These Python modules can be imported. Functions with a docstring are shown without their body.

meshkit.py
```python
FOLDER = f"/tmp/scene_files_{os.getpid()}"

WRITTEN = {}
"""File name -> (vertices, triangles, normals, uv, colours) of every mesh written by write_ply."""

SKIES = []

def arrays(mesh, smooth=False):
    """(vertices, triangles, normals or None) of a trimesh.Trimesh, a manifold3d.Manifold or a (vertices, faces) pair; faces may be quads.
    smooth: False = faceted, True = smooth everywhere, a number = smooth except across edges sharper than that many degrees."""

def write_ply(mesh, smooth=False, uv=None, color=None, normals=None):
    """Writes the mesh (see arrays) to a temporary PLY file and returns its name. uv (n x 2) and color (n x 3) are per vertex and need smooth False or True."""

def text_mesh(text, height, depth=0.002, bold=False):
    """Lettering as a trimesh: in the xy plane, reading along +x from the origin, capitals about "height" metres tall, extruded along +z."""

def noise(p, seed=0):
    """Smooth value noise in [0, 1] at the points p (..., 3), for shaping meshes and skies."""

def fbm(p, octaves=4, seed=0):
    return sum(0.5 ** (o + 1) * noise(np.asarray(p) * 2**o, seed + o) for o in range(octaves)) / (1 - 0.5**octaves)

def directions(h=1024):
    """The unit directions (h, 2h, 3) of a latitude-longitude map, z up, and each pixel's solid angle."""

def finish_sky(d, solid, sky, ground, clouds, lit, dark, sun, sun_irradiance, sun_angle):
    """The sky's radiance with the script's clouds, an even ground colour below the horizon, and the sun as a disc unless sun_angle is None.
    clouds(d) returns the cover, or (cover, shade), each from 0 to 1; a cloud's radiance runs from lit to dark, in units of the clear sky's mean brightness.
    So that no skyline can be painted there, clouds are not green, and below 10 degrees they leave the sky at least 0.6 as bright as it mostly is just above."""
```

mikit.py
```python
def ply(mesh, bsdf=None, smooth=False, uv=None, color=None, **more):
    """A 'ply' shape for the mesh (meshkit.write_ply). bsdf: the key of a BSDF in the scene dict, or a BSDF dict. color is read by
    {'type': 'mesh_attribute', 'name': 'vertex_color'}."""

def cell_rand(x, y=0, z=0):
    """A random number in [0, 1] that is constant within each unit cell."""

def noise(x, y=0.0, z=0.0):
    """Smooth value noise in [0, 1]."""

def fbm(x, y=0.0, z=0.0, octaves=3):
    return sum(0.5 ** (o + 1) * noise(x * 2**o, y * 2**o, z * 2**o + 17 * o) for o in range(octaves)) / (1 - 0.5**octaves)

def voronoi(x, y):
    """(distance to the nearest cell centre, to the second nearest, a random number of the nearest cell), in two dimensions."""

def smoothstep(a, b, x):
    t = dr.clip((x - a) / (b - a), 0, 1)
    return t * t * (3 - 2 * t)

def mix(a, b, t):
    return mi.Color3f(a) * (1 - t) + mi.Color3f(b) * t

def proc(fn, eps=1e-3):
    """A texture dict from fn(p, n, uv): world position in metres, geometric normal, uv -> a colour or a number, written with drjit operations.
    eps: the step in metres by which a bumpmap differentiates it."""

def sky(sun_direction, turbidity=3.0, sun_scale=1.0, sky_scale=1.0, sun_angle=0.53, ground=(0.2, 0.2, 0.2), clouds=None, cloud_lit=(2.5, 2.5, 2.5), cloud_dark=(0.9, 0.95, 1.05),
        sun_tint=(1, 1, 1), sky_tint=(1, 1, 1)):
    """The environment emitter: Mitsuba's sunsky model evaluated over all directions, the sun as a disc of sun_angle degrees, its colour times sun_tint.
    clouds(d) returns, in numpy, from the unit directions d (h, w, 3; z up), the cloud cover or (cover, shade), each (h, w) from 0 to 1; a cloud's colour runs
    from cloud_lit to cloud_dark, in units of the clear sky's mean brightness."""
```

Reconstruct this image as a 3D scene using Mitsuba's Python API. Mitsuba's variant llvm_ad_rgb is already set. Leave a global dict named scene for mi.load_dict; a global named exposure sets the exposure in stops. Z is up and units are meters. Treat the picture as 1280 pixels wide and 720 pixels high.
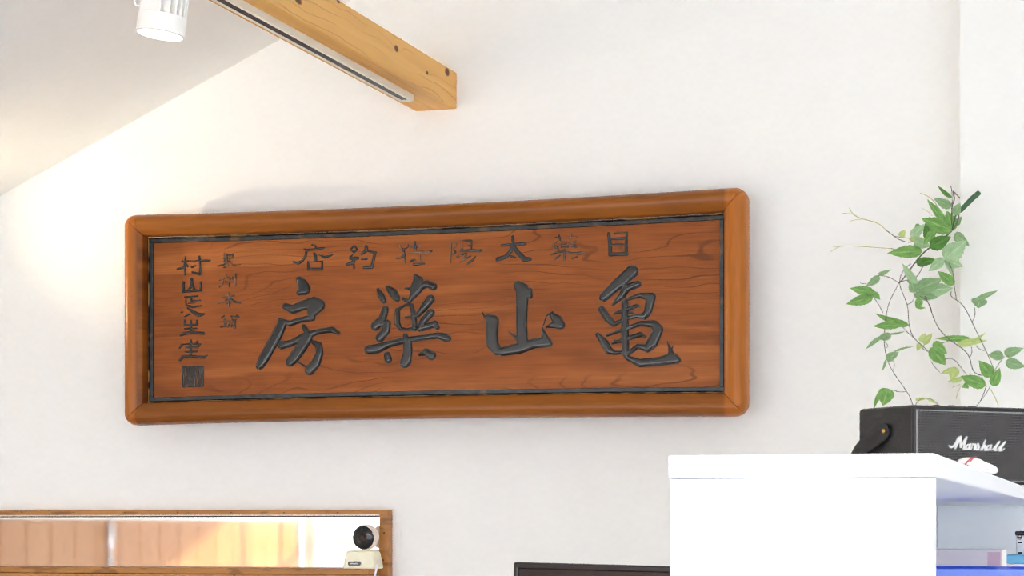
import math, random
import numpy as np, trimesh, mitsuba as mi, mikit, meshkit, manifold3d as m3
import drjit as dr
from shapely.geometry import Point, Polygon, MultiPoint, box as sbox, LineString
from shapely.ops import unary_union
T = mi.ScalarTransform4f
random.seed(7); np.random.seed(7)
scene, labels = {}, {}

# ---------------------------------------------------------------- camera, light, exposure
EYE, FPX, HORIZON, YAW = 1.5, 2773.0, 658.0, math.radians(17.04)
C = np.array([0.0, 0.0, EYE])
F = np.array([-math.sin(YAW), math.cos(YAW), 0.0])
R = np.array([math.cos(YAW), math.sin(YAW), 0.0])
Z = np.array([0.0, 0.0, 1.0])
scene['camera'] = {'type': 'perspective', 'fov': 2 * math.degrees(math.atan(640 / FPX)), 'fov_axis': 'x', 'near_clip': 0.05, 'far_clip': 200.0,
                   'principal_point_offset_x': 0.0, 'principal_point_offset_y': -(HORIZON - 360.0) / 720.0,
                   'to_world': T().look_at(origin=C.tolist(), target=(C + F).tolist(), up=[0, 0, 1])}
exposure = 1.13
scene['sky'] = mikit.sky((2.5, -1.0, 0.365), turbidity=4.0, sun_scale=7.0, sky_scale=60.0, ground=(0.55, 0.55, 0.56), sun_angle=1.2, sun_tint=(0.42, 0.82, 2.2),
                         clouds=lambda d: (np.full(d.shape[:2], 1.0), np.zeros(d.shape[:2])), cloud_lit=(0.97, 1.0, 1.08), cloud_dark=(1, 1, 1))

def ray(px, py):
    return F + R * ((px - 640) / FPX) + Z * ((HORIZON - py) / FPX)
def at(px, py, depth):                       # a point by its depth along the view axis
    return C + ray(px, py) * depth
def on_y(px, py, y):                         # a point on the plane y = const
    d = ray(px, py); return C + d * (y / d[1])
def on_plane(px, py, o, n):
    d = ray(px, py); return C + d * (np.dot(np.asarray(o) - C, n) / np.dot(d, n))

# ---------------------------------------------------------------- helpers
def numbered(key):
    if key not in scene: return key
    i = 1
    while f'{key}_{i:03d}' in scene: i += 1
    return f'{key}_{i:03d}'
def numbered_root(key):
    k, i = key, 0
    while k in labels or k in scene:
        i += 1; k = f'{key}_{i:03d}'
    return k
def thing(name, label, cat, group=None):
    k = numbered_root(name); labels[k] = {'label': label, 'category': cat}
    if group: labels[k]['group'] = group
    return k
def obj(name, mesh, bsdf, parent=None, smooth=False, label=None, **kw):
    key = numbered(f'{parent}__{name}' if parent else name)
    scene[key] = mikit.ply(mesh, bsdf, smooth=smooth, **kw)
    if label: labels[key] = {'label': label}
    return key
def struct(name, mesh, bsdf, smooth=False, **kw):
    k = obj(name, mesh, bsdf, None, smooth, **kw); labels[k] = {'kind': 'structure', **({'label': STRUCT_LABEL[name]} if name in STRUCT_LABEL else {})}
    return k
STRUCT_LABEL = {}
def cat(*ms): return trimesh.util.concatenate(list(ms))
def bx(x0, x1, y0, y1, z0, z1):
    m = trimesh.creation.box((x1 - x0, y1 - y0, z1 - z0)); m.apply_translation(((x0 + x1) / 2, (y0 + y1) / 2, (z0 + z1) / 2)); return m
def to_tm(man):
    m = man.to_mesh(); return trimesh.Trimesh(m.vert_properties[:, :3], m.tri_verts, process=False)
def rbox(x0, x1, y0, y1, z0, z1, r=0.004, seg=16):
    pts = [(x, y, z) for x in (x0 + r, x1 - r) for y in (y0 + r, y1 - r) for z in (z0 + r, z1 - r)]
    return to_tm(m3.Manifold.batch_hull([m3.Manifold.sphere(r, seg).translate(p) for p in pts]))
def frame_tf(mesh, o, ex, ey, ez):           # local -> world
    M = np.eye(4); M[:3, 0], M[:3, 1], M[:3, 2], M[:3, 3] = ex, ey, ez, o
    m = mesh.copy(); m.apply_transform(M); return m
def axis_frame(n, up=(0, 0, 1)):
    n = np.asarray(n, float) / np.linalg.norm(n); a = np.cross(up, n)
    if np.linalg.norm(a) < 1e-6: a = np.array([1.0, 0, 0])
    a /= np.linalg.norm(a); return a, np.cross(n, a), n
def lathe(profile, seg=40):                  # (r, z) profile about z
    return trimesh.creation.revolve(np.array(profile, float), sections=seg)
def tube(pts, r, seg=8, n=None):
    pts = np.asarray(pts, float); r = np.broadcast_to(np.asarray(r, float), (len(pts),))
    if n and len(pts) > 2: pts, r = smooth_path(pts, r, n)
    v, f = [], []
    t = np.gradient(pts, axis=0); t /= np.maximum(np.linalg.norm(t, axis=1, keepdims=True), 1e-9)
    a = np.cross(t[0], [0.3, 0.2, 0.93]); a /= np.linalg.norm(a)
    for i in range(len(pts)):
        a = a - t[i] * np.dot(a, t[i]); a /= np.linalg.norm(a); b = np.cross(t[i], a)
        for k in range(seg):
            q = 2 * math.pi * k / seg; v.append(pts[i] + r[i] * (math.cos(q) * a + math.sin(q) * b))
    for i in range(len(pts) - 1):
        for k in range(seg):
            k2 = (k + 1) % seg; p = i * seg
            f += [[p + k, p + seg + k, p + seg + k2], [p + k, p + seg + k2, p + k2]]
    n0 = len(v); v += [pts[0], pts[-1]]; e = (len(pts) - 1) * seg
    for k in range(seg):
        k2 = (k + 1) % seg; f += [[n0, k, k2], [n0 + 1, e + k2, e + k]]
    m = trimesh.Trimesh(np.array(v), np.array(f), process=False); m.fix_normals(); return m
def smooth_path(pts, r, n):
    from scipy.interpolate import CubicSpline
    s = np.concatenate([[0], np.cumsum(np.linalg.norm(np.diff(pts, axis=0), axis=1))]); q = np.linspace(0, s[-1], n)
    return CubicSpline(s, pts)(q), np.interp(q, s, r)
def grid_mesh(P):                            # (a, b, 3) points -> open sheet
    a, b = P.shape[:2]; i = np.arange(a * b).reshape(a, b)
    q = np.stack([i[:-1, :-1], i[1:, :-1], i[1:, 1:], i[:-1, 1:]], -1).reshape(-1, 4)
    return trimesh.Trimesh(P.reshape(-1, 3), np.vstack([q[:, [0, 1, 2]], q[:, [0, 2, 3]]]), process=False)
def polys(g): return [p for p in getattr(g, 'geoms', [g]) if isinstance(p, Polygon) and p.area > 1e-10]

# ---------------------------------------------------------------- materials
def rgb(r, g, b):
    f = lambda c: ((c / 255 + 0.055) / 1.055) ** 2.4 if c > 10 else c / 255 / 12.92
    return [f(r), f(g), f(b)]
def col(c): return {'type': 'rgb', 'value': list(c)}
def mat(name, base, rough=0.5, **kw):
    b = base if isinstance(base, dict) else col(base)
    scene[name] = {'type': 'twosided', 'bsdf': {'type': 'principled', 'base_color': b, 'roughness': rough, **kw}}
    return name
fbm, noise, sstep, mix = mikit.fbm, mikit.noise, mikit.smoothstep, mikit.mix

def wallpaper(p, n, uv):
    v = fbm(p.x * 90, p.y * 90, p.z * 90, 2); w = fbm(p.x * 1.3, p.y * 1.3, p.z * 1.3, 2)
    return mix(rgb(239, 239.4, 236), rgb(246, 246, 243.2), 0.5 * v + 0.5 * w)
scene['m_wall'] = {'type': 'twosided', 'bsdf': {'type': 'diffuse', 'reflectance': mikit.proc(wallpaper)}}
scene['m_floor'] = {'type': 'twosided', 'bsdf': {'type': 'diffuse', 'reflectance': col(rgb(186, 186, 185))}}
mat('m_white', rgb(236, 238, 242), 0.4)
mat('m_white_metal', rgb(240, 240, 236), 0.4)
mat('m_rail', rgb(228, 224, 212), 0.45)
mat('m_black', rgb(24, 24, 26), 0.35)
mat('m_dark_gap', rgb(58, 54, 60), 0.5)
mat('m_bead', rgb(235, 225, 210), 0.4)
mat('m_brass', rgb(226, 180, 96), 0.3, metallic=1.0)
mat('m_gap_brown', rgb(96, 62, 40), 0.7)
mat('m_nail', rgb(70, 42, 20), 0.5, metallic=0.5)

def panel_wood(p, n, uv):
    w = fbm(p.x * 2.2, p.z * 7.0, 3.1, 3)
    w2 = fbm(p.x * 6.0, p.z * 22.0, 8.0, 3)
    band = fbm(p.x * 1.1 + 3, p.z * 17 + 3 * w, 0.5, 3)
    fine = fbm(p.x * 10, p.z * 330, 1.0, 2)
    mott = fbm(p.x * 14, p.z * 60, 5.0, 3)
    ring = p.z * 40 + 10.0 * w + 1.6 * w2
    d = dr.abs(ring - dr.floor(ring) - 0.5) * 2
    zone = sstep(0.46, 0.70, fbm(p.x * 2.1 + 9, p.z * 5.5, 2.0, 2))
    line = sstep(0.80, 0.97, d) * zone * (0.5 + 0.8 * mott)
    c = mix(rgb(106, 54, 25), rgb(154, 86, 38), 0.55 * band + 0.45 * mott)
    c = mix(c, rgb(178, 112, 60), sstep(0.58, 0.85, noise(p.x * 1.6 + 5, p.z * 34 + 2 * w, 7)) * 0.32)
    c = c * (0.98 + 0.42 * fine)
    return mix(c, rgb(72, 36, 20), 0.55 * line)
scene['m_panel'] = {'type': 'principled', 'base_color': mikit.proc(panel_wood), 'roughness': 0.45, 'specular': 0.2}
def frame_wood(p, n, uv):
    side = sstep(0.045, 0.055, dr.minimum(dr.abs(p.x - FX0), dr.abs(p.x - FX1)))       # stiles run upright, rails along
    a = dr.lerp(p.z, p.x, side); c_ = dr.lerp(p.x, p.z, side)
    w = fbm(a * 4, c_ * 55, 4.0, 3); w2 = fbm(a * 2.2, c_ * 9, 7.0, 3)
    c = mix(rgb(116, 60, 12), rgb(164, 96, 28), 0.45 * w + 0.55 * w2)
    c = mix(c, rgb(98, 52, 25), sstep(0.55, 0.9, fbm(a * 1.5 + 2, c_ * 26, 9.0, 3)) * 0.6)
    c = c * dr.lerp(1.42, 0.9, side)  # stiles lightened: sideways light falling on them is put into the colour
    return c * (0.9 + 0.2 * fbm(a * 20, c_ * 240, 1.0, 2))
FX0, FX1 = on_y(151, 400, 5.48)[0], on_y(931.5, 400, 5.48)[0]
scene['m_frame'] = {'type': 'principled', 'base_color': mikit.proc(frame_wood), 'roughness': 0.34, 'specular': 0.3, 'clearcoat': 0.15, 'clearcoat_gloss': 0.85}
def strip_paint(p, n, uv):
    w = fbm(p.x * 30, p.z * 30, 5.0, 3)
    c = mix(rgb(30, 31, 32), rgb(56, 60, 62), fbm(p.x * 60, p.z * 60, 2.0, 2))
    return mix(c, rgb(120, 84, 46), sstep(0.60, 0.75, w) * 0.5)
def gilt(p, n, uv):
    return mix(rgb(52, 36, 24), rgb(150, 112, 62), sstep(0.42, 0.66, fbm(p.x * 22, p.z * 22, 8.0, 3)))
scene['m_gilt'] = {'type': 'twosided', 'bsdf': {'type': 'principled', 'base_color': mikit.proc(gilt), 'roughness': 0.4}}
scene['m_strip'] = {'type': 'principled', 'base_color': mikit.proc(strip_paint), 'roughness': 0.35}
def lacquer(p, n, uv):
    return mix(rgb(24, 25, 26), rgb(44, 43, 41), fbm(p.x * 40, p.z * 40, 3.0, 3))
scene['m_lacquer'] = {'type': 'twosided', 'bsdf': {'type': 'principled', 'base_color': mikit.proc(lacquer), 'roughness': 0.16, 'specular': 0.6}}
def worn_lacquer(p, n, uv):
    w = fbm(p.x * 55, p.z * 55, 6.0, 3)
    return mix(rgb(44, 40, 36), rgb(118, 76, 46), sstep(0.45, 0.62, w))
scene['m_worn'] = {'type': 'twosided', 'bsdf': {'type': 'principled', 'base_color': mikit.proc(worn_lacquer), 'roughness': 0.25, 'specular': 0.7}}
mat('m_chip', rgb(126, 76, 44), 0.6)

KNOTS = []
def pine(p, n, uv):
    v = dr.select(dr.abs(n.x) > 0.5, p.z, p.x)
    u = p.y
    warp = 0.018 * fbm(u * 5, v * 18, 2.0, 3)
    pull = mi.Float(0)
    dark = mi.Float(0)
    for (ku, kz, ru, rv) in KNOTS:
        q = dr.sqrt(dr.square((p.y - ku) / ru) + dr.square((p.z - kz) / rv))
        pull += 0.012 * dr.exp(-q * q * 0.12)
        dark = dr.maximum(dark, 1 - sstep(0.65, 1.1, q))
    ring = (v + warp * 1.8 + pull) * 44
    d = ring - dr.floor(ring)
    late = sstep(0.78, 0.97, d) * (1 - sstep(0.97, 1.0, d)) * sstep(0.42, 0.66, fbm(u * 2.4 + 4, v * 10, 4, 2))
    c = mix(rgb(212, 156, 80), rgb(226, 176, 102), fbm(u * 3, v * 60, 1.0, 3))
    c = mix(c, rgb(160, 104, 52), 0.42 * late)
    return mix(c, rgb(104, 58, 34), dark)
scene['m_pine'] = {'type': 'principled', 'base_color': mikit.proc(pine), 'roughness': 0.5, 'specular': 0.3}
def mirror_frame_wood(p, n, uv):
    c = mix(rgb(150, 98, 46), rgb(190, 134, 74), fbm(p.x * 6, p.z * 60, p.y * 60, 3))
    return mix(c, rgb(110, 66, 30), sstep(0.62, 0.8, fbm(p.x * 22, p.z * 80, 2.0, 2)) * 0.6)
scene['m_oak'] = {'type': 'principled', 'base_color': mikit.proc(mirror_frame_wood), 'roughness': 0.45, 'specular': 0.4}
def board_wood(p, n, uv):
    k = mikit.cell_rand((p.y + 40) / 0.226, 3, 1)
    return mix(rgb(168, 112, 62), rgb(196, 144, 92), 0.5 * fbm(p.y * 40, p.z * 3, 3.0, 3) + 0.5 * k)
scene['m_board'] = {'type': 'principled', 'base_color': mikit.proc(board_wood), 'roughness': 0.45, 'specular': 0.2}

# ---------------------------------------------------------------- the room
YW, YP = 5.6, 5.45                            # back wall, face of the pillar at the right
XL, XR, YF = -5.05, 3.6, -1.1
SL, XA, ZA = 0.453, -3.238, 2.439            # slope of the ceiling and one point of it on the back wall
zc = lambda x: ZA + SL * (x - XA)
XRIDGE = 0.5
STRUCT_LABEL.update(wall_back='white papered back wall under the sloping ceiling', wall_right='white pillar wall projecting in front of the back wall at right',
    wall_left='low white side wall', ceiling='white sloping ceiling', floor='light wooden floor')
def gable_prism(x0, x1, y0, y1, top):        # upright wall whose top follows the roof
    xs = sorted({x0, x1, *([XRIDGE] if x0 < XRIDGE < x1 else [])})
    pg = Polygon([(x0, 0)] + [(x1, 0)] + [(x, top(x)) for x in reversed(xs)])
    m = trimesh.creation.extrude_polygon(pg, y1 - y0, engine='earcut')
    v = m.vertices.copy(); m.vertices = np.stack([v[:, 0], y1 - v[:, 2], v[:, 1]], 1); m.fix_normals(); return m
zr = lambda x: zc(min(x, XRIDGE)) - SL * max(0, x - XRIDGE)
struct('wall_back', gable_prism(XL, XR, YW, YW + 0.12, lambda x: zr(x) + 0.1), 'm_wall')
XPIL = on_y(1200, 200, YP)[0]
struct('wall_right', gable_prism(XPIL, XR, YP, YW - 0.001, lambda x: zr(x) - 0.001), 'm_wall')
struct('wall_left', bx(XL - 0.12, XL, YF - 0.1, YW, 0, zc(XL) + 0.06), 'm_wall')
struct('floor', bx(XL - 0.1, XR, YF, YW, -0.1, 0), 'm_floor')
def slab_ceiling():
    pg = Polygon([(XL - 0.1, zc(XL - 0.1)), (XRIDGE, zc(XRIDGE)), (XR, zr(XR)), (XR, zr(XR) + 0.1), (XRIDGE, zc(XRIDGE) + 0.1), (XL - 0.1, zc(XL - 0.1) + 0.1)])
    m = trimesh.creation.extrude_polygon(pg, YW + 0.2 - YF, engine='earcut')
    v = m.vertices.copy(); m.vertices = np.stack([v[:, 0], YW + 0.1 - v[:, 2], v[:, 1]], 1); m.fix_normals(); return m
struct('ceiling', slab_ceiling(), 'm_wall')
LZ = 2.0
STRUCT_LABEL.update(wall_front='unseen white wall added above the open shop front behind the camera to keep the daylight low', wall_east='white side wall with a wide window opening')
struct('wall_front', cat(bx(XL, XR, YF - 0.1, YF - 0.06, LZ, zr(XR)), gable_prism(XL, XR, YF - 0.1, YF - 0.06, zr).slice_plane((0, 0, LZ), (0, 0, 1))), 'm_wall')  # unseen upper wall, added so daylight comes in low
struct('wall_east', cat(bx(XR, XR + 0.1, YF - 0.1, YP, 0, 0.85), bx(XR, XR + 0.1, YF - 0.1, YP, 2.15, zr(XR)), bx(XR, XR + 0.1, YF - 0.1, YF, 0.85, 2.15), bx(XR, XR + 0.1, 0.4, YP, 0.85, 2.15)), 'm_wall')
# board dado on the left wall (shows in the mirror)
BW = 0.226
NB = 0
y = 2.92
obj('backing', bx(XL, XL + 0.004, YF + 0.1, 2.92, 0.05, 1.53), 'm_gap_brown', 'wall_left')
while y - BW > YF + 0.1:
    if not (1.40 < y - BW / 2 < 1.50 and False):
        obj('board', rbox(XL + 0.004, XL + 0.018, y - BW + 0.003, y - 0.003, 0.05, 1.53, 0.0025, 8), 'm_board', 'wall_left')
    y -= BW
obj('cap_rail', rbox(XL, XL + 0.03, YF + 0.1, 2.92, 1.531, 1.56, 0.003, 8), 'm_bead', 'wall_left')
cu = thing('curtain_strip', 'narrow wavy white cloth strip against the wooden boards, reflected in the mirror', 'curtain')
yy0 = 1.45
obj('cloth', grid_mesh(np.array([[(XL + 0.035 + 0.006 * math.sin(9 * a + 20 * z), yy0 + (0.022 + 0.008 * math.sin(z * 40)) * a, z) for a in np.linspace(-1, 1, 7)] for z in np.linspace(0.3, 1.56, 60)])), 'm_white', cu, smooth=True)
# open glazed front behind the camera: pale wood posts
mat('m_post', rgb(232, 205, 184), 0.5)
WN = 0
for x in (XL + 0.03, -3.9, -2.6, 2.6):
    k = struct(f'trim_{WN + 1}', bx(x - 0.04, x + 0.04, YF - 0.05, YF, 0, LZ), 'm_post'); WN += 1
struct(f'trim_{WN + 1}', bx(XL + 0.1, -3.97, YF - 0.045, YF - 0.01, 1.38, 1.43), 'm_post')

# ---------------------------------------------------------------- ceiling beam, light track, spotlights
xb0, xb1, zb0, zb1 = -1.986, -1.870, 2.610, 2.707
for (px, py, ru, rv) in ((495.5, 60.7, 0.016, 0.009), (559, 90, 0.020, 0.012), (534, 91, 0.010, 0.005), (352, 18, 0.03, 0.005), (373, 1, 0.022, 0.008), (423, 1, 0.012, 0.006)):
    q = on_plane(px, py, (xb1, 0, 0), np.array([1.0, 0, 0])); KNOTS.append((q[1], q[2], ru, rv))
b = thing('ceiling_beam', 'square pine beam with knots running from the back wall towards the room', 'beam')
obj('timber', rbox(xb0, xb1, 0.4, YW, zb0, zb1, 0.003, 8), 'm_pine', b)
tr = thing('light_track', 'white lighting track with black slot under the pine beam', 'track')
zt = 2.594; yt = 5.383; xt0, xt1 = -1.949, -1.914
xm = (xt0 + xt1) / 2
body = cat(bx(xt0, xm - 0.0090, 0.6, yt, zt, zb0), bx(xm + 0.0090, xt1, 0.6, yt, zt, zb0), bx(xm - 0.0091, xm + 0.0091, 0.6, yt, zt + 0.008, zb0), bx(xm - 0.0091, xm + 0.0091, yt - 0.022, yt, zt, zb0))
obj('channel', body, 'm_rail', tr)
slot_key = obj('slot', bx(xm - 0.0089, xm + 0.0089, 0.6, yt - 0.0221, zt + 0.0008, zt + 0.0079), 'm_black', tr)
obj('conductor', bx(xm - 0.0011, xm + 0.0011, 0.6, yt - 0.024, zt + 0.0004, zt + 0.0009), 'm_dark_gap', slot_key)

def spotlight(name, label, o, n, rad, lum, adapter_to, hood=0.004):
    s = thing(name, label, 'spotlight')
    ax = axis_frame(-np.asarray(n, float)); o = np.asarray(o, float)     # local z points back, away from the light
    tf = lambda m: frame_tf(m, o, *ax)
    ring = lathe([(rad * 0.90, 0.006), (rad * 0.92, 0), (rad, 0.002), (rad, 0.034), (rad * 0.975, 0.037), (rad * 0.2, 0.038), (rad * 0.2, 0.02), (rad * .9, 0.02), (rad * 0.90, 0.006)], 48)
    obj('rim', tf(ring), 'm_white_metal', s, smooth=35)
    core = lathe([(0, 0.036), (rad * 0.45, 0.036), (rad * 0.45, 0.13), (rad * .4, 0.135), (0, 0.135)], 32)
    obj('core', tf(core), 'm_white_metal', s, smooth=35)
    view = C - o; view -= ax[2] * (view @ ax[2]); view /= np.linalg.norm(view)
    left = np.cross(view, ax[2]); left = left * np.sign(left @ -R)
    q = math.radians(42); fx = math.cos(q) * view + math.sin(q) * left; fx = np.array([fx @ ax[0], fx @ ax[1], 0]); fy = np.array([-fx[1], fx[0], 0])
    for k in range(7):
        x = -rad * 0.80 + rad * 1.60 * k / 6; h = math.sqrt(max(0.0, (rad * .965) ** 2 - x * x))
        obj('cooling_fin', tf(frame_tf(rbox(x - 0.0022, x + 0.0022, -h, h, 0.036, 0.115, 0.0015, 8), (0, 0, 0), fx, fy, (0, 0, 1))), 'm_white_metal', s, smooth=35)
    lx = np.array([left @ ax[0], left @ ax[1], 0])
    obj('arm', tf(tube([lx * rad * 0.86 + np.array([0, 0, 0.060]), lx * rad * 1.12 + np.array([0, 0, 0.050]), lx * rad * 1.22 + np.array([0, 0, 0.062]), lx * rad * 1.05 + np.array([0, 0, 0.12]), lx * 0 + np.array([0, 0, 0.16])], 0.0024, 8, 30)), 'm_white_metal', s, smooth=True)
    obj('stem', tube([tf_pt(o, ax, (0, 0, 0.13)), tf_pt(o, ax, (0, 0, 0.16)), adapter_to], 0.007, 12), 'm_white_metal', s, smooth=35)
    lens = lathe([(0, hood), (rad * 0.88, hood), (rad * 0.88, hood + 0.003), (0, hood + 0.003)], 40)
    key = obj('lens', tf(lens), 'm_white', s)
    scene[key]['emitter'] = {'type': 'area', 'radiance': {'type': 'rgb', 'value': list(lum)}}
    return s
def tf_pt(o, ax, p): return o + ax[0] * p[0] + ax[1] * p[1] + ax[2] * p[2]
o = on_plane(200, 44, (-1.932, 0, 0), np.array([1.0, 0, 0]))
spotlight('spotlight', 'white spotlight with cooling fins, lit, hanging below the light track', o, (-0.13, -0.05, -1.0), 0.048, (5, 4.7, 4.1), (xm, o[1], zt + 0.001))
w = on_y(-117, 379, YW)
lp = np.array([w[0], YW - 0.43, w[2]])
WALL_LAMP = (900, 730, 490)
sx = thing('ceiling_spotlight', 'small white hooded spotlight under the low end of the ceiling', 'spotlight')
ax = axis_frame(-np.array([1.0, 0.18, 0.40]))
obj('hood', frame_tf(lathe([(0.036, -0.06), (0.038, -0.06), (0.038, 0.06), (0.02, 0.075), (0, 0.075), (0, 0.073), (0.035, 0.058), (0.036, -0.06)], 40), lp, *ax), 'm_white_metal', sx, smooth=35)
obj('stem', tube([lp + np.array([-0.02, 0, 0.04]), np.array([lp[0] - 0.02, lp[1], zc(lp[0] - 0.02) + 0.002])], 0.008, 12), 'm_white_metal', sx, smooth=35)
k = obj('lens', frame_tf(lathe([(0, 0), (0.020, 0), (0.020, 0.004), (0, 0.004)], 32), lp, *ax), 'm_white', sx)
scene[k]['emitter'] = {'type': 'area', 'radiance': {'type': 'rgb', 'value': list(WALL_LAMP)}}

# ---------------------------------------------------------------- the carved signboard
YB = YW - 0.078                                # its back, off the wall on battens
X0, X1, Z0, Z1 = None, None, None, None
V_CREST = 0.060
fr = YB - V_CREST
X0 = on_y(151, 400, fr)[0]; X1 = on_y(931.5, 400, fr)[0]; Z1 = on_y(151, 267.5, fr)[2]; Z0 = on_y(152, 531, fr)[2]
XC, HW, ZC, HH = (X0 + X1) / 2, (X1 - X0) / 2, (Z0 + Z1) / 2, (Z1 - Z0) / 2
def warp(P):
    P = np.array(P, float); q = 1 - ((P[..., 0] - XC) / HW) ** 2; s = (P[..., 2] - ZC) / HH
    P[..., 2] += -q * np.where(s > 0, 0.0095, 0.007) * s; return P
sg = thing('signboard', 'long carved wooden shop signboard with black characters on the back wall', 'signboard')
PROFILE = [(0.006, 0.0), (0.001, 0.004), (0.0, 0.012), (0.0, 0.030), (0.003, 0.042), (0.009, 0.052), (0.017, 0.0585), (0.025, V_CREST), (0.034, 0.0585), (0.044, 0.054), (0.053, 0.0475), (0.0565, 0.045), (0.0585, 0.042), (0.0590, 0.034), (0.0592, 0.012)]
RC = 0.033
def member(side):
    cols = []
    for (u, v) in PROFILE:
        r = max(RC - u, 0.0006); x0, x1, z0, z1 = X0 + u, X1 - u, Z0 + u, Z1 - u
        cor = {'tl': (x0 + r, z1 - r), 'tr': (x1 - r, z1 - r), 'br': (x1 - r, z0 + r), 'bl': (x0 + r, z0 + r)}
        a, b, A0 = {'top': ('tl', 'tr', 135), 'right': ('tr', 'br', 45), 'bottom': ('br', 'bl', -45), 'left': ('bl', 'tl', 225)}[side]
        first = [(cor[a][0] + r * math.cos(math.radians(A0 - t)), cor[a][1] + r * math.sin(math.radians(A0 - t))) for t in np.linspace(0, 45, 6)]
        last = [(cor[b][0] + r * math.cos(math.radians(A0 - 45 - t)), cor[b][1] + r * math.sin(math.radians(A0 - 45 - t))) for t in np.linspace(0, 45, 6)]
        mid = [tuple(np.array(first[-1]) * (1 - t) + np.array(last[0]) * t) for t in np.linspace(0, 1, 34)[1:-1]]
        cols.append([(p[0], YB - v, p[1]) for p in first + mid + last])
    P = warp(np.array(cols).transpose(1, 0, 2))
    P = P + np.array({'top': (0, 0, .0008), 'bottom': (0, 0, -.0008), 'left': (-.0008, 0, 0), 'right': (.0008, 0, 0)}[side]); m = grid_mesh(P)
    # end caps and back
    back = P[:, [0, -1]]
    n = len(PROFILE); caps = []
    for row in (P[0], P[-1]):
        c = row.mean(0); vv = np.vstack([row, c[None]]); caps.append(trimesh.Trimesh(vv, [[i, (i + 1) % n, n] for i in range(n)], process=False))
    m = cat(m, grid_mesh(back), *caps); return m
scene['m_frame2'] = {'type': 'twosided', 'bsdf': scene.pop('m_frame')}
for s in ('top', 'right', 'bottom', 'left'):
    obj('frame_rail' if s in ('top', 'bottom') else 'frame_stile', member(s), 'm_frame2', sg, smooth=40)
YPN = YB - 0.009                              # face of the panel
u = 0.0588
P = np.array([[(x, YPN, z) for z in np.linspace(Z0 + u, Z1 - u, 14)] for x in np.linspace(X0 + u, X1 - u, 40)])
top = grid_mesh(warp(P)); bot = P.copy(); bot[..., 1] = YPN + 0.008
scene['m_panel2'] = {'type': 'twosided', 'bsdf': scene.pop('m_panel')}
obj('panel', cat(top, grid_mesh(warp(bot))), 'm_panel2', sg, smooth=True)
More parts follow.
